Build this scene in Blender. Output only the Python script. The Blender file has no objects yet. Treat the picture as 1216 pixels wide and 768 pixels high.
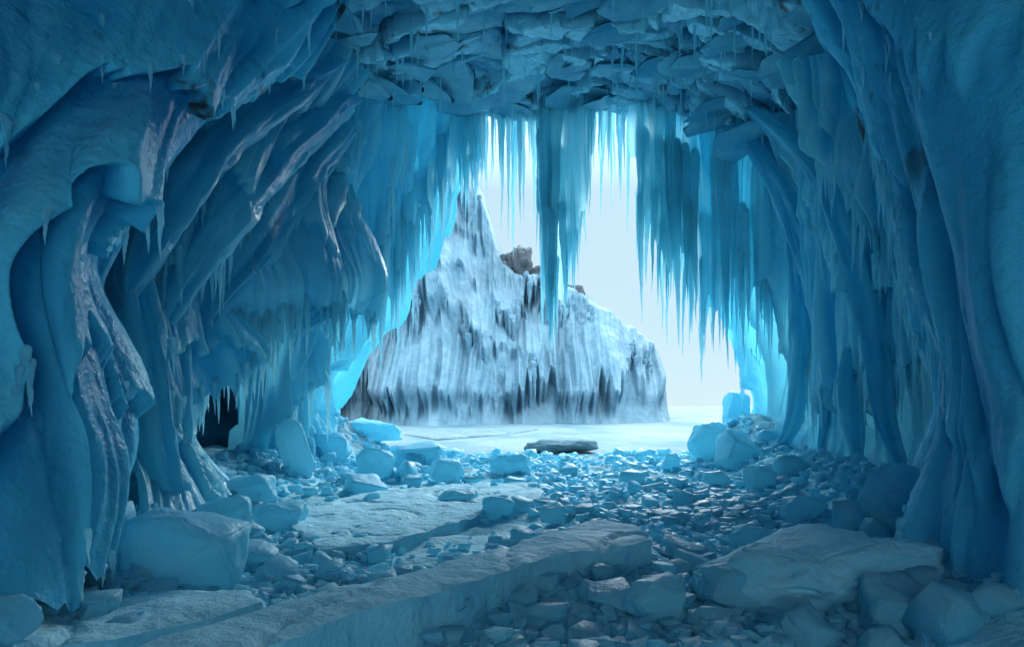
import bpy, bmesh, math, random
import numpy as np
from mathutils import Vector, Matrix
from mathutils.geometry import delaunay_2d_cdt
S = bpy.context.scene
COL = S.collection
F, CX, HY, CH = 811.0, 608.0, 482.0, 1.5
rnd = random.Random(7)

# ------------------------------------------------------------------ noise
_rs = np.random.RandomState(3)
_perm = np.concatenate([_rs.permutation(256)]*3)
_g = _rs.normal(size=(256, 3)); _g /= np.linalg.norm(_g, axis=1)[:, None]
def perlin(x, y, z=0.0):
    x, y, z = np.broadcast_arrays(np.asarray(x, float), np.asarray(y, float), np.asarray(z, float))
    xi, yi, zi = np.floor(x).astype(int), np.floor(y).astype(int), np.floor(z).astype(int)
    fx, fy, fz = x-xi, y-yi, z-zi
    u, v, w = [t*t*t*(t*(t*6-15)+10) for t in (fx, fy, fz)]
    xi &= 255; yi &= 255; zi &= 255
    def gr(a, b, c):
        g = _g[_perm[_perm[_perm[(xi+a) & 255]+((yi+b) & 255)]+((zi+c) & 255)]]
        return g[..., 0]*(fx-a)+g[..., 1]*(fy-b)+g[..., 2]*(fz-c)
    def L(a, b, t): return a+(b-a)*t
    return 1.5*L(L(L(gr(0,0,0), gr(1,0,0), u), L(gr(0,1,0), gr(1,1,0), u), v),
             L(L(gr(0,0,1), gr(1,0,1), u), L(gr(0,1,1), gr(1,1,1), u), v), w)
def ridged(*a): return 1-np.sqrt(perlin(*a)**2+.004)*2
def bil(*a): return np.sqrt(perlin(*a)**2+.0012)*1.7
def fbm(x, y, z, o=4):
    s = 0; a = 1.0
    for i in range(o):
        s = s+a*perlin(x, y, z); a *= .5; x = x*2.03+7; y = y*2.03+3; z = z*2.03
    return s
def sstep(a, b, x):
    t = np.clip((x-a)/(b-a), 0, 1); return t*t*(3-2*t)
def box(a, r):
    for ax in (0, 1):
        p = np.pad(a, [(r+1, r) if k == ax else (0, 0) for k in (0, 1)], mode='edge'); c = np.cumsum(p, ax)
        n = a.shape[ax]; a = (np.take(c, range(2*r+1, 2*r+1+n), ax)-np.take(c, range(n), ax))/(2*r+1)
    return a
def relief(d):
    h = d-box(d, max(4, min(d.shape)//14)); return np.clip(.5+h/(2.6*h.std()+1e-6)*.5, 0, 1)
def D(px, py, Y): return ((px-CX)*Y/F, Y, CH+(HY-py)*Y/F)

# ------------------------------------------------------------------ materials
def nodes(name):
    m = bpy.data.materials.new(name); m.use_nodes = True
    nt = m.node_tree; nt.nodes.clear()
    return m, nt, nt.nodes.new, nt.links.new
def ramp(nt, src, p0, p1, c0=(0,0,0,1), c1=(1,1,1,1)):
    r = nt.nodes.new('ShaderNodeValToRGB'); e = r.color_ramp.elements
    e[0].position = p0; e[1].position = p1; e[0].color = c0; e[1].color = c1
    nt.links.new(src, r.inputs[0]); return r.outputs[0]
def noise(nt, pos, scale, detail=5, rough=.55, vec_scale=None):
    n = nt.nodes.new('ShaderNodeTexNoise'); n.inputs['Scale'].default_value = scale
    n.inputs['Detail'].default_value = detail; n.inputs['Roughness'].default_value = rough
    if vec_scale:
        mp = nt.nodes.new('ShaderNodeMapping'); mp.inputs['Scale'].default_value = vec_scale
        nt.links.new(pos, mp.inputs[0]); pos = mp.outputs[0]
    nt.links.new(pos, n.inputs['Vector']); return n.outputs[0]
def mixc(nt, fac, a, b):
    m = nt.nodes.new('ShaderNodeMix'); m.data_type = 'RGBA'
    for v, i in ((fac, 0), (a, 6), (b, 7)):
        if hasattr(v, 'is_output'): nt.links.new(v, m.inputs[i])
        else: m.inputs[i].default_value = v if i == 0 else (*v, 1)
    return m.outputs[2]
def math_(nt, op, a, b):
    m = nt.nodes.new('ShaderNodeMath'); m.operation = op
    for i, v in enumerate((a, b)):
        if hasattr(v, 'is_output'): nt.links.new(v, m.inputs[i])
        else: m.inputs[i].default_value = v
    return m.outputs[0]
SNOW = (.46, .84, .98)
def ice(name, deep, pale, transl=0.0, tcol=None, rough=(.2, .5), bump=.05, snow=.0, rock=0.0, rockz=None, streak=True, attr=None, bscale=5, snowcol=SNOW, frost_contrast=False, spec=.5):
    m, nt, N, L = nodes(name)
    geo = N('ShaderNodeNewGeometry'); pos = geo.outputs['Position']
    n1 = noise(nt, pos, .9, 3, .6, (1, 1, .45) if streak else None)
    if frost_contrast:   # frosted ridges, clear blue hollows; highlight and recess contrast put into the colour
        at = N('ShaderNodeAttribute'); at.attribute_name = 'frost_contrast'
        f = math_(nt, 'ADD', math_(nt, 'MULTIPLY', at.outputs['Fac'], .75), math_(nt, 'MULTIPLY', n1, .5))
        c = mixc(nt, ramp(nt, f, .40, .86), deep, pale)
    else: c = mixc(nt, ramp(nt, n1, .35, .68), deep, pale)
    if rock:
        nr = noise(nt, pos, 1.1, 4, .65)
        rc = mixc(nt, noise(nt, pos, 9, 2), (.02, .035, .045), (.10, .12, .14))
        fac = ramp(nt, nr, .62-rock*.25, .70-rock*.25)
        if rockz:
            sz = N('ShaderNodeSeparateXYZ'); L(pos, sz.inputs[0]); mz = N('ShaderNodeMapRange'); L(sz.outputs[2], mz.inputs[0])
            mz.inputs[1].default_value, mz.inputs[2].default_value = rockz; fac = math_(nt, 'MULTIPLY', fac, mz.outputs[0])
        c = mixc(nt, fac, c, rc)
    if attr:
        at = N('ShaderNodeAttribute'); at.attribute_name = attr
        rc = mixc(nt, noise(nt, pos, 1.2, 5, .7), (.16, .21, .26), (.25, .31, .36))
        c = mixc(nt, at.outputs['Fac'], c, rc)
    if snow:
        sx = N('ShaderNodeSeparateXYZ'); L(geo.outputs['Normal'], sx.inputs[0])
        nn = noise(nt, pos, 3, 3, .65)
        up = math_(nt, 'ADD', sx.outputs[2], math_(nt, 'MULTIPLY', math_(nt, 'SUBTRACT', nn, .5), 1.3))
        c = mixc(nt, math_(nt, 'MULTIPLY', ramp(nt, up, .35, .8), snow), c, snowcol)
    p = N('ShaderNodeBsdfPrincipled'); L(c, p.inputs['Base Color'])
    mr = N('ShaderNodeMapRange'); L(n1, mr.inputs[0]); mr.inputs[1].default_value = .3; mr.inputs[2].default_value = .7
    mr.inputs[3].default_value = rough[1]; mr.inputs[4].default_value = rough[0]
    L(mr.outputs[0], p.inputs['Roughness']); p.inputs['IOR'].default_value = 1.33
    p.inputs['Specular Tint'].default_value = (.40, .80, 1, 1); p.inputs['Specular IOR Level'].default_value = spec
    b1 = noise(nt, pos, bscale, 4, .62); bp = N('ShaderNodeBump'); bp.inputs['Distance'].default_value = bump; bp.inputs['Strength'].default_value = .9
    L(b1, bp.inputs['Height']); L(bp.outputs[0], p.inputs['Normal'])
    out = N('ShaderNodeOutputMaterial')
    if transl:
        t = N('ShaderNodeBsdfTranslucent'); t.inputs[0].default_value = (*(tcol or pale), 1)
        mx = N('ShaderNodeMixShader'); mx.inputs[0].default_value = transl
        L(p.outputs[0], mx.inputs[1]); L(t.outputs[0], mx.inputs[2]); L(mx.outputs[0], out.inputs[0])
    else: L(p.outputs[0], out.inputs[0])
    return m
M_wall = ice('wall_ice', (.05, .48, .77), (.42, .91, .99), transl=.40, tcol=(.28, .86, .98), snow=.3, rough=(.12, .34), bump=.05, bscale=6, frost_contrast=True, spec=.25)
M_near = ice('shaded_near_ice', (.02, .27, .50), (.15, .66, .88), snow=.2, rock=.12, rockz=(3.0, 4.0), rough=(.18, .42), bump=.045, bscale=6, frost_contrast=True, spec=.12)  # darker copy of the wall ice: shade at the frame edges put into colour
M_far = ice('mouth_wall_ice', (.04, .52, .82), (.46, .91, .99), transl=.44, tcol=(.20, .83, .98), snow=.3, rough=(.1, .35), bump=.05, frost_contrast=True, spec=.35)
M_curt = ice('curtain_ice', (.14, .62, .85), (.56, .92, .98), transl=.74, tcol=(.56, .94, .99), rough=(.1, .35), bump=.03, frost_contrast=True)
M_icic = ice('icicle_ice', (.32, .76, .90), (.58, .92, .98), transl=.72, tcol=(.68, .95, .99), rough=(.08, .25), bump=.015)
M_ceil = ice('ceiling_ice', (.02, .22, .40), (.40, .80, .92), rock=.16, streak=False, rough=(.04, .20), bump=.07, frost_contrast=True)
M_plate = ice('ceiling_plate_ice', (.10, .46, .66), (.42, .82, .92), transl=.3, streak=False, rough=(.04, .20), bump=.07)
M_shell = ice('shaded_backing', (.02, .07, .11), (.04, .15, .22), streak=False)  # darkened so gaps and the hollow stay black; their shade is in the colour
M_chunk = ice('rubble_ice', (.26, .74, .93), (.46, .87, .98), transl=.46, tcol=(.40, .88, .98), snow=.85, streak=False, rough=(.25, .5), bump=.035, bscale=9, spec=.3)
M_slab = ice('slab_ice', (.24, .72, .92), (.44, .86, .98), snow=.8, streak=False, rough=(.5, .8), bump=.05, bscale=7, spec=.06)
M_floe = ice('lake_snow', (.20, .29, .34), (.30, .385, .43), streak=False, rough=(.6, .9), bump=.05, bscale=5, spec=.05)
M_cliff = ice('hazed_cliff_ice', (.21, .36, .46), (.32, .46, .56), snow=.4, attr='rock', bump=.25, bscale=1.2, rough=(.6, .9), snowcol=(.33, .45, .53), spec=.15)  # close, low contrast tones stand in for haze in front of the cliff
def rock_mat():
    m, nt, N, L = nodes('bare_rock'); geo = N('ShaderNodeNewGeometry'); pos = geo.outputs['Position']
    c = mixc(nt, noise(nt, pos, .9, 7, .7), (.12, .11, .13), (.25, .23, .25))
    sx = N('ShaderNodeSeparateXYZ'); L(geo.outputs['Normal'], sx.inputs[0])
    c = mixc(nt, ramp(nt, math_(nt, 'ADD', sx.outputs[2], math_(nt, 'SUBTRACT', noise(nt, pos, 1.5, 5), .5)), .5, .8), c, (.36, .43, .48))
    p = N('ShaderNodeBsdfPrincipled'); L(c, p.inputs['Base Color']); p.inputs['Roughness'].default_value = .9
    bp = N('ShaderNodeBump'); bp.inputs['Distance'].default_value = .4; L(noise(nt, pos, 1.2, 7, .7), bp.inputs['Height']); L(bp.outputs[0], p.inputs['Normal'])
    o = N('ShaderNodeOutputMaterial'); L(p.outputs[0], o.inputs[0]); return m
M_rock = rock_mat()
def ground_mat():
    m, nt, N, L = nodes('frozen_ground'); geo = N('ShaderNodeNewGeometry'); pos = geo.outputs['Position']
    sx = N('ShaderNodeSeparateXYZ'); L(pos, sx.inputs[0])
    mr = N('ShaderNodeMapRange'); L(sx.outputs[1], mr.inputs[0]); mr.inputs[1].default_value = 13; mr.inputs[2].default_value = 21
    cave = mixc(nt, ramp(nt, noise(nt, pos, 1.3, 5, .65), .36, .6), (.34, .76, .92), (.52, .88, .98))
    lake = mixc(nt, ramp(nt, noise(nt, pos, .16, 7, .68, (1, .4, 1)), .38, .56), (.12, .24, .31), (.275, .36, .405))
    c = mixc(nt, mr.outputs[0], cave, lake)
    p = N('ShaderNodeBsdfPrincipled'); L(c, p.inputs['Base Color']); p.inputs['Roughness'].default_value = .75; p.inputs['Specular IOR Level'].default_value = .05
    bp = N('ShaderNodeBump'); bp.inputs['Distance'].default_value = .06; L(noise(nt, pos, 5, 5, .65), bp.inputs['Height']); L(bp.outputs[0], p.inputs['Normal'])
    o = N('ShaderNodeOutputMaterial'); L(p.outputs[0], o.inputs[0]); return m
M_ground = ground_mat()

# ------------------------------------------------------------------ mesh helpers
def raw_mesh(name, V, Q, mat, smooth=True):
    me = bpy.data.meshes.new(name); V = np.asarray(V, np.float32); Q = np.asarray(Q, np.int32)
    k = Q.shape[1]
    me.vertices.add(len(V)); me.vertices.foreach_set('co', V.ravel())
    me.loops.add(Q.size); me.loops.foreach_set('vertex_index', Q.ravel())
    me.polygons.add(len(Q)); me.polygons.foreach_set('loop_start', np.arange(len(Q), dtype=np.int32)*k)
    me.update(calc_edges=True); me.validate()
    me.polygons.foreach_set('use_smooth', np.full(len(me.polygons), smooth)); me.materials.append(mat)
    return me
def grid_faces(a, b):
    i = np.arange(a-1)[:, None]*b+np.arange(b-1)[None]
    return np.stack([i, i+1, i+b+1, i+b], -1).reshape(-1, 4)
def link(name, data, parent=None, loc=(0,0,0)):
    o = bpy.data.objects.new(name, data); COL.objects.link(o); o.location = loc
    if parent: o.parent = parent
    return o
def tag(o, label=None, cat=None, group=None, kind=None):
    for k, v in (('label', label), ('category', cat), ('group', group), ('kind', kind)):
        if v: o[k] = v
    return o
def add_attr(o, name, val):
    at = o.data.attributes.new(name, 'FLOAT', 'POINT'); at.data.foreach_set('value', val.astype(np.float32).ravel())
def grid_obj(name, P, mat, parent=None, loc=(0,0,0), frost_contrast=None, aname='frost_contrast'):
    a, b = P.shape[:2]
    o = link(name, raw_mesh(name, (P-np.array(loc)).reshape(-1, 3), grid_faces(a, b), mat), parent, (0,0,0) if parent else loc)
    if frost_contrast is not None: add_attr(o, aname, frost_contrast)
    return o

# ------------------------------------------------------------------ icicle prototypes
def icicle_mesh(k):
    r = np.random.RandomState(50+k); n, q = 30, 12
    s = np.linspace(0, 1, n)**1.25; rad = (.75*(1-s)**r.uniform(1.0, 1.5)+.25*(1-s)**.5)*(1+.10*np.sin(s*r.uniform(14, 30)+r.uniform(0, 6))*(1-s*.5))
    rad *= (1+.5*np.exp(-s*12))*np.clip(s/.10, 0, 1)**.45; rad[-1] = .01; rad[0] = .02
    bx = np.cumsum(r.normal(size=n))*.06; by = np.cumsum(r.normal(size=n))*.06; bx -= bx[0]; by -= by[0]
    th = np.linspace(0, 2*np.pi, q, endpoint=False)
    fl = 1+.16*np.sin(3*th+r.uniform(0, 6))+.1*np.sin(5*th+r.uniform(0, 6))
    V = np.stack([rad[:, None]*np.cos(th)*fl+bx[:, None], rad[:, None]*np.sin(th)*fl+by[:, None], np.repeat(-s[:, None], q, 1)], -1).reshape(-1, 3)
    i = np.arange(n-1)[:, None]*q; j = np.arange(q)[None]
    Q = np.stack([i+j, i+(j+1) % q, i+q+(j+1) % q, i+q+j], -1).reshape(-1, 4)
    return raw_mesh('icicle', V, Q, M_icic)
ICI = [icicle_mesh(k) for k in range(8)]
def icicle(top, length, rad, parent=None, ploc=(0,0,0), label=None, group=None):
    o = bpy.data.objects.new('icicle', rnd.choice(ICI)); COL.objects.link(o)
    o.location = Vector(top)-Vector(ploc)+Vector((0, 0, length*.06)); o.scale = (rad, rad, length*1.06)
    o.rotation_euler = (rnd.gauss(0, .015), rnd.gauss(0, .015), rnd.uniform(0, 6.28))
    if parent: o.parent = parent
    else: tag(o, label, 'icicle', group)
    return o

# ------------------------------------------------------------------ lofted draperies
def cr(P, n):
    k = len(P); t = np.linspace(0, k-1, n); i = np.clip(np.floor(t).astype(int), 0, k-2); f = (t-i).reshape(-1, *[1]*(P.ndim-1))
    g = lambda j: P[np.clip(j, 0, k-1)]
    a, b, c, d = g(i-1), g(i), g(i+1), g(i+2)
    return .5*((2*b)+(c-a)*f+(2*a-5*b+4*c-d)*f*f+(3*b-a-3*c+d)*f**3)
def loft(rows, n, m, seed, amp=1.0, tier=.45, tieramp=.25, tooth=(.5, .12), plates=False, fine=1.0, mid=1.0):
    C = np.array([[D(*p) for p in r] for r in rows])
    P = cr(C, n); P = np.swapaxes(cr(np.swapaxes(P, 0, 1), m), 0, 1)          # rows n (down) x cols m
    du = np.gradient(P, axis=1); dv = np.gradient(P, axis=0)
    U = np.cumsum(np.linalg.norm(du, axis=2), 1); V = np.cumsum(np.linalg.norm(dv, axis=2), 0)
    U = np.broadcast_to(U.mean(0)[None], U.shape)
    nrm = np.cross(du, dv); nrm /= np.linalg.norm(nrm, axis=2)[..., None]+1e-9
    tgt = np.stack([np.full_like(U, .5), P[..., 1], np.full_like(U, 3.5)], -1)-P
    if (nrm*tgt).sum() < 0: nrm = -nrm
    z = seed*13.7
    if plates:
        d = np.zeros_like(U)
        for sc, am in ((1.5, .5), (.6, .2)):
            x, y = P[..., 0]/sc*.7+.5*perlin(P[..., 0]*.7, P[..., 1]*.7, z), P[..., 1]/sc*1.1
            bi = np.full(U.shape, 9.); val = np.zeros_like(U); b2 = np.full(U.shape, 9.)
            xi, yi = np.floor(x).astype(int), np.floor(y).astype(int)
            for a in (-1, 0, 1):
                for b in (-1, 0, 1):
                    h = _perm[(_perm[(xi+a) & 255]+yi+b) & 255]
                    g = _g[h]; cx_, cy_ = xi+a+.5+g[..., 0]*.45, yi+b+.5+g[..., 1]*.45
                    r2 = np.sqrt((x-cx_)**2+(y-cy_)**2); k = r2 < bi
                    b2 = np.where(k, bi, np.minimum(b2, r2))
                    val = np.where(k, g[..., 2]*.5+(x-cx_)*_g[(h+9) & 255][..., 0]*.9+(y-cy_)*_g[(h+9) & 255][..., 1]*.9+.3, val); bi = np.where(k, r2, bi)
            d += am*(val*sstep(0, .06, b2-bi)-.35*(1-sstep(0, .09, b2-bi)))
        d += .05*fbm(P[..., 0]*2.0, P[..., 1]*2.0, z)+.03*ridged(P[..., 0]*5, P[..., 1]*3., z)
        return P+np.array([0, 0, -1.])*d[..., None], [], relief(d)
    w = perlin(U*.5, V*.3, z)+.35*perlin(U*1.6, V*.9, z+5)
    d = amp*(.50*bil(U*.7+w*.4, V*.14, z+1)+.26*mid*bil(U*1.8+w*.7, V*.22, z+2)+.10*fine*bil(U*4.4+w*1.1, V*.38, z+3)+.03*fine*bil(U*10+w*1.6, V*.8, z+4)+.03*fbm(U*2, V*1.5, z+6))
    q = V*tier+.9*perlin(U*.45, V*.18, z+8)+.22*perlin(U*3.2, V*.2, z+9)+.12*perlin(U*9, V*.3, z+10)
    fr = q-np.floor(q)
    cell = perlin(np.floor(q)*3.3+.5, U*.4, z+11)
    ta = tieramp*np.clip(.75+cell, .15, 1.6)
    saw = np.where(fr < .9, (fr/.9)**1.7, (1-fr)/.1)
    d = d+ta*saw
    P = P+nrm*d[..., None]; P[..., 2] -= ta*saw*.55
    if tooth[0]:
        r = np.random.RandomState(seed); u0 = U[0]; t = np.zeros_like(u0)
        c = 0.
        while c < u0[-1]:
            wd = tooth[1]*r.uniform(.5, 1.6); l = tooth[0]*r.uniform(.1, 1.)**1.3
            t = np.maximum(t, l*np.clip(1-np.abs(u0-c)/wd, 0, 1)); c += wd*r.uniform(.7, 1.3)
        s = sstep(.8, 1, np.linspace(0, 1, len(P)))[:, None]
        P[..., 2] -= s*t[None]
    lips = P[(fr > .84) & (fr < .9) & (ta > tieramp*.7)]
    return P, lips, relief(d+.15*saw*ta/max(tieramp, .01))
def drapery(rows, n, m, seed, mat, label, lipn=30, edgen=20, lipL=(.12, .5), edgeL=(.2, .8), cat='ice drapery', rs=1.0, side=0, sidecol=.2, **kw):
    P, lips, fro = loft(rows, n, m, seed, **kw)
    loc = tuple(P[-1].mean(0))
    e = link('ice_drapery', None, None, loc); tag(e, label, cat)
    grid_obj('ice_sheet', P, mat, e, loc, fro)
    r = random.Random(seed)
    for k in range(min(lipn, len(lips))):
        p = lips[r.randrange(len(lips))]; l = r.uniform(*lipL)*r.uniform(.5, 1)
        icicle(p+np.array([0, 0, .05]), l, rs*(.016+.04*l), e, loc)
    for k in range(edgen):
        p = P[-1, r.randrange(2, P.shape[1]-2)]; l = r.uniform(*edgeL)*r.uniform(.4, 1)
        icicle(p+np.array([0, 0, .2]), l+.2, rs*(.022+.04*l), e, loc)
    for k in range(side):
        p = P[int(n*r.uniform(.2, .62)), int(m*(sidecol+r.uniform(-.05, .03)))]; l = r.uniform(.25, .8)*r.uniform(.5, 1)
        icicle(p+np.array([0, 0, .1]), l+.1, .02+.045*l, e, loc)
    return e, P

A = [[(-320,-80,3.5),(0,-80,5),(230,-60,6.5),(350,-30,7.8),(400,-20,9)],
 [(-320,60,3.5),(0,60,4.6),(140,60,5.4),(270,60,6.8),(340,50,8.5)],
 [(-320,200,3.5),(-50,200,4.2),(50,190,4.6),(120,190,5.2),(155,170,7)],
 [(-320,330,3.5),(-70,330,4),(0,320,4.2),(40,310,4.7),(70,300,6.5)],
 [(-320,450,3.5),(-50,460,4),(20,450,4.3),(80,450,4.8),(110,440,6.5)],
 [(-320,560,3.5),(-40,570,3.9),(35,560,4.3),(100,540,4.9),(130,520,6.5)],
 [(-320,690,3.5),(-50,690,3.8),(5,660,4.2),(60,620,4.7),(90,600,6.5)]]
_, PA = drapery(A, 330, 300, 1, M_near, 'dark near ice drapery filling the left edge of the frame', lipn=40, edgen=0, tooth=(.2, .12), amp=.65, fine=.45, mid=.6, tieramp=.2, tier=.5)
B = [[(130,40,7.8),(260,40,9.3),(350,50,10.8),(390,70,12.8),(430,100,15)],
 [(80,170,7.8),(200,150,9.3),(300,150,10.8),(350,160,12.8),(385,180,15.3)],
 [(50,280,7.8),(150,270,9.1),(260,260,10.4),(335,240,12.3),(375,250,15.3)],
 [(50,380,7.8),(120,370,8.8),(230,340,10.1),(330,310,11.8),(385,315,14)],
 [(90,455,8),(150,430,8.6),(225,395,10),(315,360,11.6),(390,345,13.8)],
 [(130,520,8.3),(185,480,8.8),(230,445,10.2),(310,390,11.8),(380,362,14)]]
drapery(B, 240, 260, 2, M_wall, 'rear ice wall on the left, seen between the overlapping lobes', lipn=30, edgen=24, tooth=(.4, .16), edgeL=(.3, 1.0), amp=.7, fine=1.4)
L1 = [[(250,20,8),(310,30,9.5),(370,40,11),(430,80,12.5)],
 [(190,130,7.7),(250,130,8.9),(310,130,10),(355,135,11.8)],
 [(135,215,7.6),(195,225,8.4),(265,215,9.2),(330,185,11)],
 [(105,280,7.6),(160,305,8.1),(235,305,8.8),(305,235,10.5)]]
drapery(L1, 190, 200, 31, M_wall, 'upper lobe of ice on the left wall sweeping diagonally down from the ceiling', lipn=14, edgen=40, tooth=(.4, .14), edgeL=(.3, 1.0), amp=.5, tieramp=.12, tier=.5, fine=.9)
L2 = [[(290,120,11),(340,125,12),(385,145,13),(400,180,15)],
 [(250,215,9.8),(310,215,10.8),(365,220,12),(392,225,14.5)],
 [(230,285,9.2),(290,285,10),(365,282,11.2),(415,282,13.5)],
 [(235,340,9.2),(300,332,10),(375,328,11.2),(430,325,12.8)],
 [(245,355,9.5),(305,345,10.3),(378,345,11.5),(422,345,13)]]
drapery(L2, 190, 200, 32, M_wall, 'rounded ice bulge on the left wall nearest the mouth, its fringe pointing at the cliff', lipn=20, edgen=66, tooth=(.5, .13), edgeL=(.4, 1.3), amp=.5, tieramp=.12, tier=.5, fine=1.1)
L3 = [[(90,280,7.4),(150,290,8),(215,310,8.9),(270,350,10)],
 [(80,350,7.2),(140,360,7.7),(205,370,8.5),(270,380,9.8)],
 [(95,420,7.2),(145,435,7.6),(205,440,8.3),(290,408,9.9)],
 [(120,460,7.3),(160,480,7.7),(215,476,8.4),(300,430,10)]]
drapery(L3, 150, 180, 33, M_wall, 'lower lobe of ice on the left wall hanging just above the dark hollow', lipn=16, edgen=50, tooth=(.2, .13), edgeL=(.2, .6), amp=.5, tieramp=.2, tier=.6, fine=1.3)
Cc = [[(60,360,7.3),(140,350,8.2),(200,370,9.2),(230,390,10.5)],
 [(80,450,7.4),(140,450,8.0),(195,450,8.8),(220,450,10.5)],
 [(110,520,7.2),(160,520,7.8),(192,515,8.7),(205,500,10.5)],
 [(130,580,6.9),(180,570,7.6),(214,560,8.6),(218,540,10)],
 [(130,650,6.6),(195,625,7.3),(250,600,8.5),(248,582,10)]]
drapery(Cc, 160, 150, 3, M_wall, 'smooth buttress of blue ice reaching the floor left of the dark hollow', lipn=10, edgen=0, tooth=(0, .1), amp=.5)
Dd = [[(330,110,12.5),(400,105,14),(450,100,15.5),(510,95,17),(565,100,19)],
 [(320,220,13),(385,220,14.5),(430,220,16),(480,220,17.7),(530,230,19.5)],
 [(310,330,13.2),(370,330,15),(405,330,16.4),(440,330,18),(482,310,20)],
 [(274,420,13.6),(324,420,14.8),(354,420,16.2),(382,415,18),(412,412,20)],
 [(264,490,14),(306,500,15),(334,490,16.5),(356,480,18.5),(374,468,21)],
 [(258,545,14.3),(312,548,15.2),(346,545,16.5),(376,535,18.5),(392,520,21)]]
drapery(Dd, 300, 320, 4, M_far, 'glowing cyan ice wall at the left side of the cave mouth', lipn=96, edgen=0, tooth=(0, .1), lipL=(.4, 1.9), amp=1.0, tier=.3, tieramp=.4, fine=1.6)
E = [[(790,125,19),(880,125,17.5),(960,125,15),(1040,100,12.2)],
 [(830,230,19.5),(900,230,17.5),(980,220,15),(1070,200,11.8)],
 [(868,330,20),(920,330,17.5),(1000,320,14.5),(1110,310,10.8)],
 [(895,420,20.5),(938,430,17.5),(1010,430,14),(1150,420,10.2)],
 [(912,475,21),(945,500,17.5),(1015,510,13.5),(1165,500,9.8)],
 [(900,522,21),(940,565,16),(1010,590,12.8),(1160,595,9.6)]]
drapery(E, 300, 340, 5, M_far, 'ribbed blue ice wall at the right side of the cave mouth', lipn=80, edgen=0, tooth=(0, .1), lipL=(.3, 1.5), tier=.3, amp=1.1, fine=1.6)
Fm = [[(940,-70,9.5),(1000,-60,7.2),(1100,-60,5.8),(1250,-60,4.8),(1520,-60,4)],
 [(1010,60,9),(1045,70,7),(1110,70,5.6),(1230,70,4.6),(1520,70,3.8)],
 [(1065,190,8.5),(1085,190,6.6),(1140,190,5.4),(1240,190,4.5),(1520,190,3.7)],
 [(1105,300,8),(1112,300,6.2),(1165,310,5.2),(1250,320,4.4),(1520,320,3.6)],
 [(1160,420,8),(1155,420,6),(1195,430,5),(1260,440,4.4),(1520,440,3.6)],
 [(1175,510,8),(1170,510,5.8),(1200,520,4.9),(1260,530,4.3),(1520,530,3.6)],
 [(1150,600,7.5),(1140,610,5.7),(1180,620,4.8),(1260,630,4.2),(1520,630,3.6)],
 [(1120,670,7),(1120,680,5.4),(1170,700,4.7),(1250,720,4.1),(1520,720,3.6)],
 [(1130,720,6),(1135,750,4.7),(1180,800,4.1),(1250,830,3.7),(1520,850,3.4)]]
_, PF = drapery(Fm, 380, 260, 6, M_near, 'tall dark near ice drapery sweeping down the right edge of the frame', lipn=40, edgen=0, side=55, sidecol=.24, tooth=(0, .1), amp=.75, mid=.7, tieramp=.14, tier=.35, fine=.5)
F2 = [[(940,60,11),(1000,50,9),(1060,40,8),(1110,20,7.2)],
 [(960,110,11),(1015,110,9),(1070,120,8),(1130,140,7.2)],
 [(975,150,11.2),(1015,165,9.2),(1060,210,8.1),(1120,260,7.3)],
 [(985,165,11.4),(1018,185,9.4),(1065,245,8.3),(1125,300,7.5)]]
drapery(F2, 120, 200, 8, M_wall, 'short overhanging ice lip with a slanting icicle fringe at upper right', lipn=12, edgen=50, tooth=(.5, .13), edgeL=(.4, 1.1), amp=.5, fine=1.5)
E2 = [[(960,180,14),(1020,180,12),(1080,200,10.4),(1150,240,8.8)],
 [(970,300,14),(1030,290,12),(1095,300,10.2),(1160,320,8.8)],
 [(985,400,14),(1040,390,12),(1105,385,10),(1160,400,8.6)],
 [(995,440,14),(1045,425,12),(1110,410,10),(1165,425,8.6)]]
drapery(E2, 180, 220, 9, M_wall, 'mid distance ice drapery on the right cave wall with icicle tips over the floor', lipn=26, edgen=60, tooth=(.6, .15), edgeL=(.3, 1.4), amp=.7, fine=1.3)

# ------------------------------------------------------------------ long ribs of flowing ice on both walls
def rib(path, R, seed, label, group, nic=8):
    n, q = 90, 30
    C = cr(np.array([D(*p) for p in path]), n); T = np.gradient(C, axis=0); T /= np.linalg.norm(T, axis=1)[:, None]
    N1 = np.cross(T, np.array([0, 1., 0])); N1 /= np.linalg.norm(N1, axis=1)[:, None]; N2 = np.cross(T, N1)
    s = np.linspace(0, 1, n); r = R*(.5+.5*np.sin(np.pi*np.clip(s*.9+.1, 0, 1))**.6)*(1-s**5)**.7; r[-1] = .004
    th = np.linspace(0, 2*np.pi, q); L = np.cumsum(np.r_[0, np.linalg.norm(np.diff(C, axis=0), axis=1)])
    c, sn = np.cos(th)[None], np.sin(th)[None]
    d = .55*bil(c*1.3+seed, sn*1.3, L[:, None]*.25)+.22*bil(c*3+seed, sn*3, L[:, None]*.5+9)+.14*perlin(c*2+seed, sn*2, L[:, None]*2.5)
    rr = r[:, None]*(.8+d)
    P = C[:, None]+rr[..., None]*(1.0*c[..., None]*N1[:, None]+.75*sn[..., None]*N2[:, None])
    loc = tuple(C[-1]); e = link('ice_rib', None, None, loc); tag(e, label, 'ice rib', group)
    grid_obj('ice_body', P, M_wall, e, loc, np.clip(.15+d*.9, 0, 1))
    rg = random.Random(seed)
    for k in range(nic):
        i = rg.randrange(int(n*.35), n-4); j = int(np.argmin(P[i, :, 2])); l = rg.uniform(.15, .7)
        icicle(P[i, j]+np.array([0, 0, .05]), l, .014+.04*l, e, loc)
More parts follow.
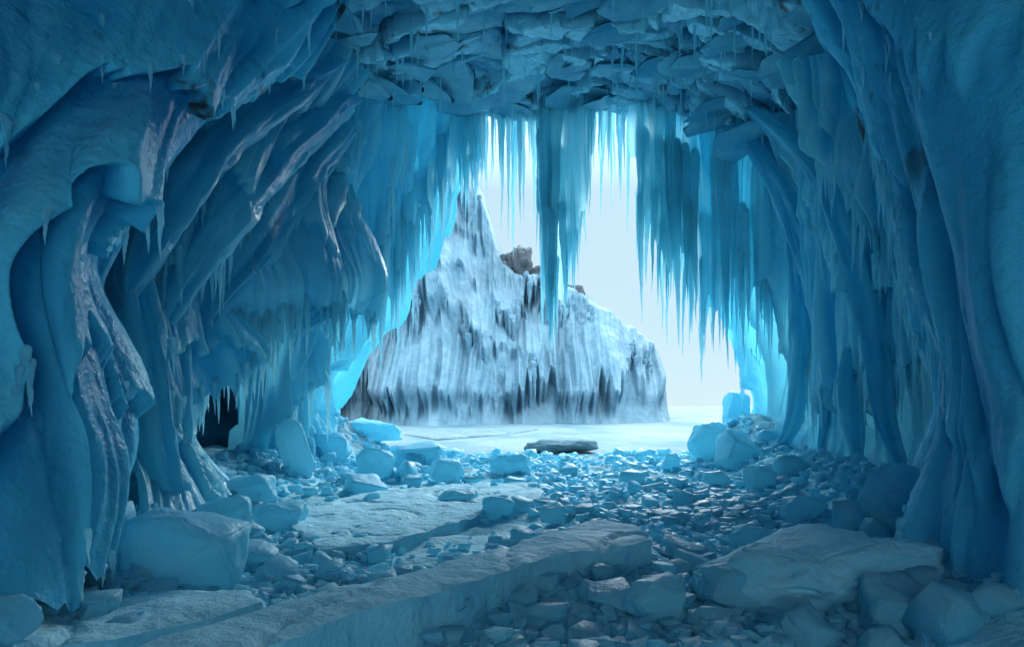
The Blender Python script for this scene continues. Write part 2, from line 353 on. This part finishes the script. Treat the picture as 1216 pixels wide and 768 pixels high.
LP = [([(395,70,11.6),(300,128,9.7),(215,212,8.3),(160,305,7.7),(138,385,7.4)], .34),
 ([(410,112,12.6),(340,168,10.6),(270,238,9.2),(213,318,8.4),(185,398,8.0)], .36),
 ([(402,150,13.5),(352,212,11.5),(298,288,10.1),(246,358,9.2),(218,420,8.6)], .36),
 ([(395,195,14),(372,258,12.4),(338,318,11),(296,372,10.1)], .34),
 ([(345,58,9.8),(232,108,8.1),(152,188,7.1),(108,285,6.7),(96,372,6.6)], .30),
 ([(402,228,14),(404,288,13),(388,345,11.9),(350,392,11)], .34),
 ([(370,90,11),(270,165,9),(190,262,7.9),(150,350,7.3)], .24),
 ([(400,130,13),(320,200,10.3),(250,290,9),(205,372,8.2)], .26),
 ([(398,172,13.6),(335,255,11),(280,335,9.8),(245,398,9.1)], .24),
 ([(400,215,14),(370,300,12),(325,362,10.7)], .22),
 ([(408,255,14),(424,310,13),(426,352,12.4)], .26),
 ([(150,330,7.6),(160,400,7.5),(172,470,7.5),(190,560,7.4),(215,610,7.6)], .26),
 ([(200,380,8.5),(196,450,8.3),(202,520,8.2),(232,590,8.4)], .24)]
for k, (pp, R) in enumerate(LP): rib(pp, R, 60+k, 'long smooth rib of ice sweeping diagonally down the left cave wall', 'ice ribs on the left wall', 9)
RP = [([(890,128,15.7),(962,190,13.1),(1012,290,11.6),(1038,400,11.1),(1052,500,10.6),(1085,580,9.8)], .22),
 ([(950,112,12.7),(1030,195,10.5),(1084,305,9.4),(1116,420,9),(1134,530,8.6)], .24),
 ([(868,135,16.8),(925,220,15.3),(965,330,14.5),(984,440,14),(972,545,13.6)], .22),
 ([(985,100,11),(1052,170,9.4),(1100,265,8.6),(1138,370,8.2)], .24),
 ([(905,160,16.2),(942,280,15.5),(950,400,15.3),(940,500,15.2),(912,545,15.5)], .20),
 ([(1014,415,12.4),(1011,450,12.2),(1014,500,12),(1020,562,11.7)], .18)]
for k, (pp, R) in enumerate(RP): rib(pp, R, 90+k, 'long rib of ice curving from the ceiling down the right cave wall', 'ice ribs on the right wall', 12)

# ------------------------------------------------------------------ ceiling and backing shell
G = [[(340,150,14.5),(430,125,15.8),(520,122,17),(620,126,18),(750,126,18.2),(870,138,17),(960,150,14.5),(1060,160,12)],
 [(250,70,11),(380,62,12.6),(490,60,14),(620,56,15),(760,56,15),(890,60,14),(990,60,12),(1080,50,10)],
 [(160,-10,8.5),(320,-20,9.8),(470,-25,11),(620,-30,11.5),(760,-30,11.5),(910,-25,10.8),(1030,-20,9.4),(1120,-30,8)],
 [(100,-180,6.5),(280,-180,7.4),(450,-180,8),(620,-180,8.4),(760,-180,8.4),(920,-180,8),(1060,-180,7.2),(1150,-180,6.4)],
 [(-200,-500,4.5),(150,-520,4.6),(400,-540,4.8),(620,-540,5),(760,-540,5),(950,-540,4.8),(1150,-520,4.6),(1400,-500,4.5)]]
Gp, _, gf = loft(G, 460, 460, 11, plates=True)
tag(grid_obj('cave_ceiling', Gp, M_ceil, frost_contrast=gf), 'broken plates of dark ice and rock forming the cave ceiling', 'ceiling', kind='structure')
ys = np.linspace(0, 1, 90); th = np.linspace(-.12, math.pi+.12, 160)
TH, VV = np.meshgrid(th, ys)
yend = 17.2+1.4*np.cos(2*TH)**2-1.0*np.exp(-((np.abs(TH-math.pi/2)-.8)/.3)**2)
Y = -4.5+VV*(yend+4.5)
hw = np.interp(Y, [-4.5,0,4,8,14,18.5], [4.6,5.5,6.2,7.2,8.4,8.0]); ht = np.interp(Y, [-4.5,0,4,10,18], [5.7,7.3,8.5,10,11])
bmp = .4*fbm(np.cos(TH)*4, Y*.5, np.sin(TH)*4)
SP = np.stack([.6+(hw+bmp)*np.cos(TH), Y, (ht+bmp)*np.sign(np.sin(TH))*np.abs(np.sin(TH))**.8], -1)
tag(grid_obj('cave_wall', SP, M_shell), 'shade-darkened rock and ice backing of the cave behind the draperies', 'cave wall', kind='structure')
# added dark sheet blocking outside light from the hollow behind the left mouth wall
uu, vv = np.meshgrid(np.linspace(0, 1, 60), np.linspace(0, 1, 70))
HP = np.stack([-8.8+3.7*uu, 15.1+1.6*uu+.3*fbm(uu*4, vv*6, 3.3), -.6+7*(1-vv)], -1)
tag(grid_obj('light_block_sheet', HP, M_shell), 'dark sheet added to keep light out of the hollow under the left wall', 'light blocking sheet', kind='structure')

# ------------------------------------------------------------------ ground
LW = ([4,8,12,18,22], [-3.6,-4.6,-5.8,-5.4,-6.6]); RW = ([4,8,12,18,22], [3.7,5.1,5.9,6.4,7.6])
def gz(X, Y):
    X = np.asarray(X, float); Y = np.asarray(Y, float)
    dl = X-np.interp(Y, *LW); dr = np.interp(Y, *RW)-X
    mask = 1-sstep(20, 25, Y)
    side = .6*(1-sstep(-.2, 1.9, np.minimum(dl, dr)))
    z = side+.09*fbm(X*.9, Y*.9, 1.5, 4)+.05*ridged(X*2.3, Y*2.3, 7.)*sstep(-.2, .4, perlin(X*.5, Y*.5, 9.))-.03
    z = z*mask*(1-sstep(8, 14, np.abs(X)))
    z = z+(.85*np.exp(-((X+5.2)/1.4)**2-((Y-20.2)/1.6)**2)+.7*np.exp(-((X-6.4)/1.3)**2-((Y-18.5)/1.6)**2))*(1+.35*fbm(X*1.5, Y*1.5, 5., 3))
    return z+.015*fbm(X*.2, Y*.3, 3., 2)*(1-sstep(50, 90, Y))
def axis(lo, hi, st, far_lo, far_hi, n=26):
    a = np.arange(lo, hi, st)
    l = lo-np.geomspace(st, lo-far_lo, n)[::-1]; h = a[-1]+np.geomspace(st, far_hi-a[-1], n)
    return np.concatenate([l, a, h])
gx = axis(-8, 9, .05, -4000, 4000); gy = axis(3.5, 23, .05, -60, 6000, 30)
XX, YY = np.meshgrid(gx, gy)
tag(grid_obj('ground', np.stack([XX, YY, gz(XX, YY)], -1), M_ground), 'frozen lake ice and snow running from the cave floor to the horizon', 'ground', kind='structure')
def on_ground(px, py):
    Yg = 10.
    for _ in range(25):
        z = float(gz((px-CX)*Yg/F, Yg)); Yg = .5*Yg+.5*min(90, F*(CH-z)/max(py-HY, 8))
    return (px-CX)*Yg/F, Yg, float(gz((px-CX)*Yg/F, Yg))

# ------------------------------------------------------------------ mouth curtains
ENV = ([395,415,435,455,480,500,520,545,570,580, 582,636, 640,650,662,675,690,701, 703,742, 748,760,775,795,815,838,855,872,890,905,930,950],
       [300,360,400,420,390,320,292,250,228,205, 170,160, 300,420,425,370,320,235, 175,165, 230,310,355,370,385,435,435,385,430,400,380,330])
def curtain(x0, x1, Ya, Yb, seed, label, nic, tipj=(20, 70), top=92):
    m = int((x1-x0)*2.6); n = 180
    u = np.linspace(x0, x1, m); Yc = np.interp(u, [x0, x1], [Ya, Yb])+.25*np.sin(u*.05+seed)
    e0 = np.interp(u, *ENV); bot = e0-50-.10*(e0-top)
    r = np.random.RandomState(seed); t = np.zeros(m); c = x0
    while c < x1:
        w = r.uniform(5, 13); t = np.maximum(t, r.uniform(10, 60)*np.clip(1-np.abs(u-c)/w, 0, 1)**1.1); c += w*r.uniform(.6, 1.2)
    bot = bot+t-10; s = np.linspace(0, 1, n)[:, None]
    PY = top+(bot[None]-top)*s; PX = np.repeat(u[None], n, 0); YYc = np.repeat(Yc[None], n, 0)
    P = np.stack(D(PX, PY, YYc), -1)
    V = PY*.022; U = PX*.022
    w = .25*perlin(U*.8, V*.15, seed)
    dd = .5*bil(U*1.3+w, V*.08, seed+.3)+.28*bil(U*3.2+w*2, V*.12, seed+1.3)+.09*bil(U*8+w*3, V*.25, seed+2.3)
    P[..., 1] -= dd
    P[..., 0] += .05*perlin(U*2, V*.5, seed+4)
    loc = D((x0+x1)/2, top, (Ya+Yb)/2); e = link('ice_curtain', None, None, loc); tag(e, label, 'ice curtain')
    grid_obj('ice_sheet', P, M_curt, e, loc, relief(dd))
    rr = random.Random(seed)
    for k in range(nic):
        px = rr.uniform(x0+2, x1-2); Yk = float(np.interp(px, u, Yc))-rr.uniform(-.05, .35)
        b = float(np.interp(px, *ENV))
        ty = top+(b-top)*rr.choice((.1, .3, .5, .65)); tip = b-30+rr.uniform(*tipj)*rr.random()
        if tip-ty < 25: ty = tip-40
        l = (tip-ty)*Yk/F
        icicle(D(px, ty, Yk), l, .036+.024*l, e, loc)
    return e
curtain(400, 582, 16.2, 18.6, 21, 'glowing icicle curtain on the left of the cave mouth, in front of the far cliff', 90)
curtain(636, 703, 18.0, 18.0, 22, 'long wedge shaped ice curtain hanging in the middle of the cave mouth', 40, (10, 40))
curtain(745, 955, 18.0, 17.0, 23, 'broad ribbed ice curtain hanging over the right half of the cave mouth', 90, (20, 90))
for i, px in enumerate(list(np.arange(566, 640, 2.8))+list(np.arange(701, 748, 2.8))):
    px += rnd.uniform(-1.5, 1.5); Yk = 18+rnd.uniform(-.5, .7); left = px < 660
    env = np.interp(px, [566,585,600,612,625,640], [240,250,285,310,265,330]) if left else np.interp(px, [701,710,722,735,748], [290,260,300,230,300])
    tip = 135+(env-135)*rnd.uniform(.3, 1.0); l = (tip-114)*Yk/F
    icicle(D(px, 114, Yk), l, .034+.016*l, None, label='slender icicle hanging in the mouth gap %s of the central ice wedge' % ('left' if left else 'right'),
           group='slender icicles %s of the central wedge' % ('left' if left else 'right'))

# ------------------------------------------------------------------ small ceiling icicles
cand = Gp[20:250, 40:420].reshape(-1, 3)
for k in range(200):
    p = cand[rnd.randrange(len(cand))]; l = rnd.uniform(.25, 1.0)
    icicle(p+np.array([0, 0, .06]), l, .012+.025*l, None, label='small thin icicle hanging from the broken ceiling plates', group='small ceiling icicles')
for k in range(30):
    L_ = k % 2
    p = PA[rnd.randrange(30, 80), rnd.randrange(100, 260)] if L_ else PF[rnd.randrange(20, 70), rnd.randrange(50, 160)]
    l = rnd.uniform(.12, .42); icicle(p+np.array([0, 0, .03]), l, .014+.035*l, None,
             label='short icicle under the ice in the upper %s corner of the cave' % ('left' if L_ else 'right'), group='short icicles in the upper %s corner' % ('left' if L_ else 'right'))

# ------------------------------------------------------------------ ice blocks
def block_mesh(name, seed, mat, npts=16, detail=2, rough=.05, flat=1.0, fq=1.1, bev=.04, pw=.65):
    r = random.Random(seed); bm = bmesh.new()
    for _ in range(npts):
        v = Vector((r.gauss(0, 1), r.gauss(0, 1), r.gauss(0, 1))).normalized()*r.uniform(.75, 1.05)
        v = Vector([math.copysign(abs(c)**pw, c) for c in v]); v.z *= flat; bm.verts.new(v)
    g = bmesh.ops.convex_hull(bm, input=bm.verts)
    bmesh.ops.delete(bm, geom=[v for v in bm.verts if not v.link_faces], context='VERTS')
    if detail:
        bmesh.ops.dissolve_limit(bm, angle_limit=.35, verts=bm.verts, edges=bm.edges)
        bmesh.ops.bevel(bm, geom=list(bm.edges), offset=bev, segments=2, affect='EDGES', clamp_overlap=True)
        bmesh.ops.triangulate(bm, faces=bm.faces)
        for _ in range(detail):
            es = [e for e in bm.edges if e.calc_length() > .16]
            bmesh.ops.subdivide_edges(bm, edges=es, cuts=1); bmesh.ops.triangulate(bm, faces=bm.faces)
    bm.normal_update()
    co = np.array([v.co for v in bm.verts]); nn = co/np.linalg.norm(co, axis=1)[:, None]
    if detail: co = co+nn*(rough*fbm(co[:, 0]*fq+seed, co[:, 1]*fq, co[:, 2]*fq, 4))[:, None]
    lo, hi = co.min(0), co.max(0); co = (co-(lo+hi)/2)/(hi-lo); co[:, 2] += .5
    for v, c in zip(bm.verts, co): v.co = c
    me = bpy.data.meshes.new(name); bm.to_mesh(me); bm.free(); me.materials.append(mat)
    me.polygons.foreach_set('use_smooth', np.full(len(me.polygons), bool(detail)))
    return me
BIG = [block_mesh('ice_block', 100+i, M_chunk, rnd.choice((12, 16, 22)), 3, .11, fq=1.5) for i in range(10)]
SML = [block_mesh('ice_chunk', 200+i, M_chunk, rnd.choice((10, 13, 16)), 1, .07) for i in range(10)]
MOUND = block_mesh('ice_block', 161, M_slab, 24, 4, .16, .6, 1.9)
FLOE = MOUND.copy(); FLOE.materials.clear(); FLOE.materials.append(M_floe)
LEFTB = block_mesh('ice_block', 177, M_chunk, 13, 4, .12, .8, 1.5)
def block(x0, x1, yt, yb, label, name='ice_block', proto=None, rot=None, tilt=0, depth=.8):
    X, Yg, z = on_ground((x0+x1)/2, yb)
    w = (x1-x0)*Yg/F; h = (yb-yt)*Yg/F; d = w*depth
    o = link(name, proto or BIG[rnd.randrange(10)], None, (X*(1+.35*d/Yg), Yg+d*.35, z-.08*h))
    o.scale = (w, d, h*1.12); o.rotation_euler = (0, tilt, rot if rot is not None else rnd.choice((0, math.pi))+rnd.uniform(-.25, .25))
    return tag(o, label, 'ice block')
block(805, 1100, 648, 735, 'wide snow dusted ice mound at lower right, largest block on the floor', proto=MOUND, rot=.15, tilt=-.10, depth=.75)
block(620, 704, 521, 537, 'flat ice floe lying on the lake just outside the mouth', proto=FLOE, rot=.4)
block(132, 290, 616, 700, 'large pale ice block at lower left, biggest on the left side of the floor', proto=LEFTB, rot=.3, tilt=.12)
for b in [(1008,1106,556,628,'tall angular ice block leaning by the foot of the right wall'),
 (424,469,532,572,'upright wedge of ice on the floor left of centre near the mouth'),
 (508,551,546,575,'rounded pale ice block standing alone near the middle of the floor'),
 (404,461,565,588,'low flat ice lump just left in front of the upright wedge'),
 (520,568,582,600,'low ice lump in front of the rounded pale block'),
 (868,922,626,662,'angular ice block behind the wide mound at lower right'),
 (1020,1122,692,762,'broken ice block in the bottom right corner below the wide mound'),
 (735,815,690,742,'flat topped ice block at bottom right of centre'),
 (450,560,706,748,'flat ice slab piece lying against the long slab at bottom centre'),
 (828,912,678,728,'ice block in front of the left end of the wide mound'),
 (928,1002,732,775,'ice block cut by the bottom edge in front of the wide mound'),
 (-20,46,712,768,'rounded ice block in the bottom left corner'),
 (30,76,632,684,'narrow ice block at the foot of the near left drapery'),
 (252,326,564,600,'low ice block at the foot of the smooth left buttress'),
 (150,225,558,606,'ice block wedged behind the largest left block'),
 (884,928,553,584,'dark ice block at the foot of the right mouth wall'),
 (785,808,538,560,'small upright ice block at the right of the mouth floor'),
 (572,612,590,616,'small dark shard of ice in the centre of the floor'),
 (468,530,526,556,'mounded ice block at the left of the mouth opening'),
 (580,632,540,562,'low ice block in the centre of the mouth opening'),
 (414,478,502,530,'pile top ice block against the glowing left mouth wall'),
 (372,420,512,546,'ice block half buried at the foot of the glowing left mouth wall'),
 (816,862,502,550,'left block of the ice pile at the right of the mouth'),
 (850,905,512,556,'front block of the ice pile at the right of the mouth'),
 (858,892,488,530,'topmost block of the ice pile at the right of the mouth'),
 (228,300,590,640,'ice block behind the largest left block, near the wall'),
 (300,365,598,630,'small low block to the right of the left pile'),
 (570,606,682,718,'cubic ice block beside the front edge of the long slab'),
 (930,985,590,622,'ice block among rubble in front of the right wall'),
 (1080,1140,540,590,'ice block behind the tall angular block on the right'),
 (640,672,598,622,'small pale block just behind the tip of the long slab')]:
    block(*b)
X, Yg, z = on_ground(358, 566)
o = link('ice_shard', BIG[3], None, (X, Yg+.2, z-.1)); o.scale = (.62, .5, 1.35); o.rotation_euler = (.1, -.28, .3)
tag(o, 'leaning pillar of pale ice standing beside the left mouth wall', 'ice shard')

# slabs
def slab(pts, ztop, thick, label, und=.03, mat=None):
    bm = bmesh.new(); W = []
    for px, py in pts:
        Yk = F*(CH-ztop)/(py-HY); W.append(((px-CX)*Yk/F, Yk))
    W = np.array(W); c = W.mean(0)
    k = len(W); fine = []
    for i in range(k):
        for t in np.linspace(0, 1, 8, endpoint=False): fine.append(W[i]*(1-t)+W[(i+1) % k]*t)
    fine = np.array(fine); fine += .04*np.stack([perlin(fine[:, 0]*4, fine[:, 1]*4, 1.), perlin(fine[:, 0]*4, fine[:, 1]*4, 8.)], -1)
    lo, hi = fine.min(0), fine.max(0); st = .05
    gxs, gys = np.meshgrid(np.arange(lo[0], hi[0], st), np.arange(lo[1], hi[1], st)); gp = np.stack([gxs.ravel(), gys.ravel()], -1)+_rs.uniform(-.015, .015, (gxs.size, 2))
    allp = [Vector(p) for p in np.concatenate([fine, gp])]
    n = len(fine)
    rv, _, rf, _, _, _ = delaunay_2d_cdt(allp, [], [list(range(n))], 1, 1e-4)
    rv = np.array([tuple(v) for v in rv])
    dist = np.min(np.linalg.norm(rv[:, None]-fine[None], axis=2), axis=1)
    z = ztop+und*fbm(rv[:, 0]*1.5, rv[:, 1]*1.5, 4.)+und*.8*np.abs(perlin(rv[:, 0]*4, rv[:, 1]*4, 14.))-.02*np.exp(-(dist/.05)**2)
    z = z-.05*np.exp(-(perlin(rv[:, 0]*.8+3, rv[:, 1]*.8, 21.)/.025)**2)      # open cracks across the slab
    verts = [bm.verts.new((p[0], p[1], zz)) for p, zz in zip(rv, z)]
    for f in rf:
        try: bm.faces.new([verts[i] for i in f])
        except ValueError: pass
    bmesh.ops.delete(bm, geom=[v for v in bm.verts if not v.link_faces], context='VERTS')
    for f in bm.faces: f.smooth = True
    bd = [e for e in bm.edges if e.is_boundary]
    for e in bd: e.smooth = False
    for stp in range(3):
        g = bmesh.ops.extrude_edge_only(bm, edges=bd)['geom']
        for v in g:
            if isinstance(v, bmesh.types.BMVert):
                v.co.z -= thick/3; q = Vector((v.co.x-c[0], v.co.y-c[1], 0)).normalized()
                v.co += q*(.01+.06*float(perlin(v.co.x*5, v.co.y*5, stp*3.)))
        bd = [e for e in g if isinstance(e, bmesh.types.BMEdge) and e.is_boundary]
    bmesh.ops.recalc_face_normals(bm, faces=bm.faces)
    me = bpy.data.meshes.new('ice_slab'); bm.to_mesh(me); bm.free(); me.materials.append(mat or M_slab)
    loc = Vector((c[0], c[1], ztop-thick)); me.transform(Matrix.Translation(-loc))
    return tag(link('ice_slab', me, None, loc), label, 'ice slab')
slab([(-60,870),(60,800),(190,755),(330,714),(470,681),(600,648),(700,617),(755,622),(773,638),(742,646),(690,650),(640,662),(560,687),(430,722),(300,766),(150,826),(60,880)], .32, .46, 'long diagonal snow covered ice slab running from the bottom left to the centre of the floor')
slab([(20,735),(120,708),(220,695),(300,700),(312,716),(200,740),(90,768),(20,770)], .2, .3, 'flat snow covered ice slab at lower left beside the long slab')
slab([(330,612),(420,586),(560,572),(650,574),(640,590),(560,612),(470,640),(380,650)], .09, .2, 'broad smooth snow sheet in the middle of the cave floor')
slab([(480,515),(560,508),(640,509),(600,515),(520,521)], .06, .12, 'thin pale ice sheet on the lake in front of the cliff', mat=M_floe)

# chunks: individuals, the rest as rubble
zones = {'left': 'hand sized ice chunk in the rubble along the left side of the floor', 'centre': 'hand sized ice chunk in the rubble across the middle of the floor',
         'right': 'hand sized ice chunk in the rubble along the right side of the floor', 'mouth': 'ice chunk scattered on the floor near the cave mouth'}
def dens(X, Y):
    a = .3+.85*sstep(-.3, .35, perlin(X*.6, Y*.45, 33.))
    px = CX+X/Y*F; py = HY+F*CH/Y
    if 330 < px < 650 and 568 < py < 640: a *= .25
    elif 440 < px < 800 and py < 600: a *= .4
    if px < 420 and py > 640: a = a*1.3+.2
    if px > 560: a *= 1.2
    return a
def pick(lo=4.1, hi=21):
    while True:
        Yk = lo+(hi-lo)*rnd.random()**1.25; X = rnd.uniform(np.interp(Yk, *LW)+.1, np.interp(Yk, *RW)-.1)
        if rnd.random() < dens(X, Yk): return X, Yk
for k in range(290):
    X, Yk = pick(); s = rnd.uniform(.14, .26+.24*rnd.random()**2)*(1 if Yk < 10 else 1.3)
    o = link('ice_chunk', SML[k % 10], None, (X, Yk, float(gz(X, Yk))-.05*s))
    o.scale = (s*rnd.uniform(.8, 1.4), s*rnd.uniform(.8, 1.3), s*rnd.uniform(.5, .9)); o.rotation_euler = (rnd.uniform(-.3, .3), rnd.uniform(-.3, .3), rnd.uniform(0, 6.3))
    zn = 'mouth' if Yk > 12 else 'left' if X < -1.2 else 'right' if X > 1.6 else 'centre'
    tag(o, zones[zn], 'ice chunk', {'left': 'ice chunks along the left side', 'centre': 'ice chunks across the middle', 'right': 'ice chunks along the right side', 'mouth': 'ice chunks near the mouth'}[zn])
TINY = []
for i in range(8):
    me = block_mesh('tmp', 300+i, M_chunk, 12, 0); v = np.array([tuple(p.co) for p in me.vertices])
    t = np.array([tuple(p.vertices) for p in me.polygons if len(p.vertices) == 3]); TINY.append((v, t)); bpy.data.meshes.remove(me)
VV_, TT_ = [], []; off = 0
for k in range(9500):
    X, Yk = pick(); s = rnd.uniform(.025, .09+.1*rnd.random())*(1 if Yk < 9 else 1.3)
    v, t = TINY[k % 8]; a = rnd.uniform(0, 6.3); ca, sa = math.cos(a), math.sin(a)
    sc = np.array([s*rnd.uniform(.8, 1.5), s*rnd.uniform(.8, 1.4), s*rnd.uniform(.5, .9)]); w = v*sc
    tl = rnd.uniform(-.35, .35); w = np.stack([w[:, 0]*ca-w[:, 1]*sa, w[:, 0]*sa+w[:, 1]*ca, w[:, 2]+w[:, 0]*tl], -1)
    VV_.append(w+np.array([X, Yk, float(gz(X, Yk))-.1*s])); TT_.append(t+off); off += len(v)
me = raw_mesh('ice_rubble', np.concatenate(VV_), np.concatenate(TT_), M_chunk, False)
tag(link('ice_rubble', me), 'small crushed ice rubble covering the cave floor', 'ice rubble', kind='stuff')

# plates hanging under the ceiling
PL = [block_mesh('ice_plate', 400+i, M_plate, 12, 2, .06, .4, bev=.02) for i in range(8)]
LB = {'left': 'broken ice plate frozen under the left part of the ceiling', 'right': 'broken ice plate frozen under the right part of the ceiling', 'middle': 'broken ice plate frozen under the middle of the ceiling'}
for k in range(84):
    p = Gp[rnd.randrange(10, 250), rnd.randrange(20, 440)]; s = rnd.uniform(.5, 1.5)
    o = link('ice_plate', PL[k % 8], None, tuple(p+np.array([0, 0, -.08])))
    o.scale = (s*1.5, s*.9, s*.16); o.rotation_euler = (rnd.uniform(-.35, .2), rnd.uniform(-.28, .28)-.05*p[0], rnd.uniform(-.6, .6))
    zn = 'left' if p[0] < -2.2 else 'right' if p[0] > 2.8 else 'middle'
    tag(o, LB[zn], 'ice plate', 'broken ice plates of the %s ceiling' % zn)

# ------------------------------------------------------------------ far cliff
m_, n_ = 720, 380
px = np.linspace(330, 796, m_); t = np.linspace(0, 1, n_)[:, None]
crest = np.interp(px, [330,480,530,560,572,581,589,597,606,620,640,660,690,705,730,755,768,775,780,785,790,796], [150,160,175,200,222,250,284,303,314,322,322,327,345,356,374,392,402,414,436,460,480,498])
Y0 = 70.; X = (px-CX)*Y0/F
cv = 6*((px-640)/160)**2*(px > 640)
H = (HY-crest)*(77+cv)/F+CH+.6
H = H+.55*perlin(X*.5, 2., 2.)+.35*perlin(X*1.7, 5., 2.)
x2 = np.repeat(X[None], n_, 0); z2 = H[None]*t**.9-.6
y2 = 64+13*t**1.25+np.repeat(cv[None], n_, 0)
q2 = np.repeat(px[None], n_, 0)
spur = np.clip(1-np.abs(q2-528+10*t)/(18+62*(1-t)), 0, 1)*np.clip(1.05-t*1.25, 0, 1)
spur2 = np.clip(1-np.abs(q2-620)/(45), 0, 1)*np.clip(.8-t*1.1, 0, 1)+np.clip(1-np.abs(q2-705)/(40), 0, 1)*np.clip(.8-t*1.1, 0, 1)
w = perlin(x2*.12, z2*.08, 40.)
foot = sstep(0, 3.0, z2)                     # the drapery melts into a smooth snowy foot
rec = .5*bil(x2*.13+w*.6, z2*.05, 41.)+.5*bil(x2*.36+w*1.2, z2*.07, 42.)
dsp = 10.*spur**.7+4.5*spur2**.8+(.4+.6*foot)*5.0*rec+foot*(.8*bil(x2*.8+w*2, z2*.05, 43.)+.30*bil(x2*1.9+w*3, z2*.06, 44.))+.35*fbm(x2*.5, z2*.4, 45.)+2.6*(1-sstep(-.6, 2.2, z2))
fr_all = []
for kq, (fq, aq) in enumerate(((.085, 2.6), (.17, .8))):
    q = z2*fq+.9*perlin(x2*.12, z2*.05, 46.+kq)+.35*perlin(x2*.9, z2*.06, 47.+kq*9)+.2*perlin(x2*2.5, z2*.06, 48.+kq*7); fr = q-np.floor(q)
    dsp = dsp+(.15+.85*foot)*aq*np.where(fr > .2, ((1-fr)/.8)**1.2, fr/.2)*np.clip(.7+perlin(np.floor(q)*3.1+.5, x2*.15, 60.), .1, 1.4); fr_all.append(fr)
edge = sstep(0, .12, 1-t)*np.clip((796-q2)/14, .15, 1)
y3 = y2-dsp*edge
rock = sstep(.35, .05, rec+.25*fbm(x2*.3, z2*.35, 49.)+.2*spur)*.35
rock = np.maximum(rock, sstep(.35, .1, t+.12*fbm(x2*.3, z2*.3, 50.))*(q2 < 475)*.7)
rock = np.maximum(rock, sstep(700, 790, q2)*.3)
P = np.stack([x2*(y2/Y0), y3, z2], -1)
back = P[::-1].copy(); back[..., 1] = 90+6*(1-t)
full = np.concatenate([P, back[1:]], 0); rk = np.concatenate([rock, rock[::-1][1:]], 0)
cl = grid_obj('cliff', full, M_cliff, frost_contrast=rk, aname='rock'); tag(cl, 'ice draped rocky headland rising from the frozen lake beyond the cave mouth', 'cliff', kind='structure')
ICC = [m.copy() for m in ICI]
for m in ICC: m.materials.clear(); m.materials.append(M_cliff)
lipm = np.argwhere((fr_all[0] > .14) & (fr_all[0] < .22) & (t < .9) & (q2 > 400) & (z2 > 5))
for k in range(98):
    i, j = lipm[rnd.randrange(len(lipm))]; p = P[i, j]; l = rnd.uniform(1.2, 4.5)
    o = link('icicle', rnd.choice(ICC), cl, tuple(p+np.array([0, 0, .4]))); o.scale = (.12+.05*l, .12+.05*l, l); o.rotation_euler = (0, 0, rnd.uniform(0, 6))
RK = [block_mesh('rock_crag', 500+i, M_rock, 18, 3, .3, 1, 1.8) for i in range(4)]
for i, (x0, x1, yt, yb) in enumerate([(586,606,303,325),(598,616,299,332),(608,632,290,338),(624,650,314,345),(668,692,338,362)]):
    Yk = 75.5; a = D((x0+x1)/2, yb, Yk)
    o = link('rock_crag', RK[i % 4], cl, a); o.scale = ((x1-x0)*Yk/F, 3, (yb-yt)*Yk/F); o.rotation_euler = (0, 0, i*1.3)

# ------------------------------------------------------------------ light, world, camera
el, az = math.radians(27), math.radians(17)
d = Vector((math.sin(az)*math.cos(el), math.cos(az)*math.cos(el), math.sin(el)))
sl = bpy.data.lights.new('sun', 'SUN'); sl.energy = 3.6; sl.angle = math.radians(28); sl.color = (.93, .98, 1)
so = link('sun', sl, None, (0, 0, 40)); so.rotation_euler = d.to_track_quat('Z', 'Y').to_euler()
# overcast world: a Nishita sky veiled by even cloud that is brighter overhead than at the horizon
W = bpy.data.worlds.new('World'); S.world = W; W.use_nodes = True; nt = W.node_tree; nt.nodes.clear()
sk = nt.nodes.new('ShaderNodeTexSky'); sk.sky_type = 'NISHITA'; sk.sun_disc = False; sk.sun_elevation = el; sk.sun_rotation = az; sk.dust_density = .3; sk.ozone_density = 2
tc = nt.nodes.new('ShaderNodeTexCoord'); sx = nt.nodes.new('ShaderNodeSeparateXYZ'); nt.links.new(tc.outputs['Generated'], sx.inputs[0])
cloud = mixc(nt, ramp(nt, sx.outputs[2], .30, .55), (6.0, 8.4, 9.7), (19, 27, 31))
bgn = nt.nodes.new('ShaderNodeBackground'); bgn.inputs[1].default_value = .1
mixn = mixc(nt, .93, sk.outputs[0], cloud)
nt.links.new(mixn, bgn.inputs[0])
ow = nt.nodes.new('ShaderNodeOutputWorld'); nt.links.new(bgn.outputs[0], ow.inputs[0])
cd = bpy.data.cameras.new('camera'); cam = link('camera', cd, None, (0, 0, CH)); cam.rotation_euler = (math.radians(90), 0, 0)
cd.sensor_width = 36; cd.lens = 36*F/1216; cd.shift_y = (HY-384)/1216; cd.clip_end = 10000; cd.clip_start = .05
S.camera = cam
S.view_settings.view_transform = 'Standard'; S.view_settings.look = 'None'; S.view_settings.exposure = 0
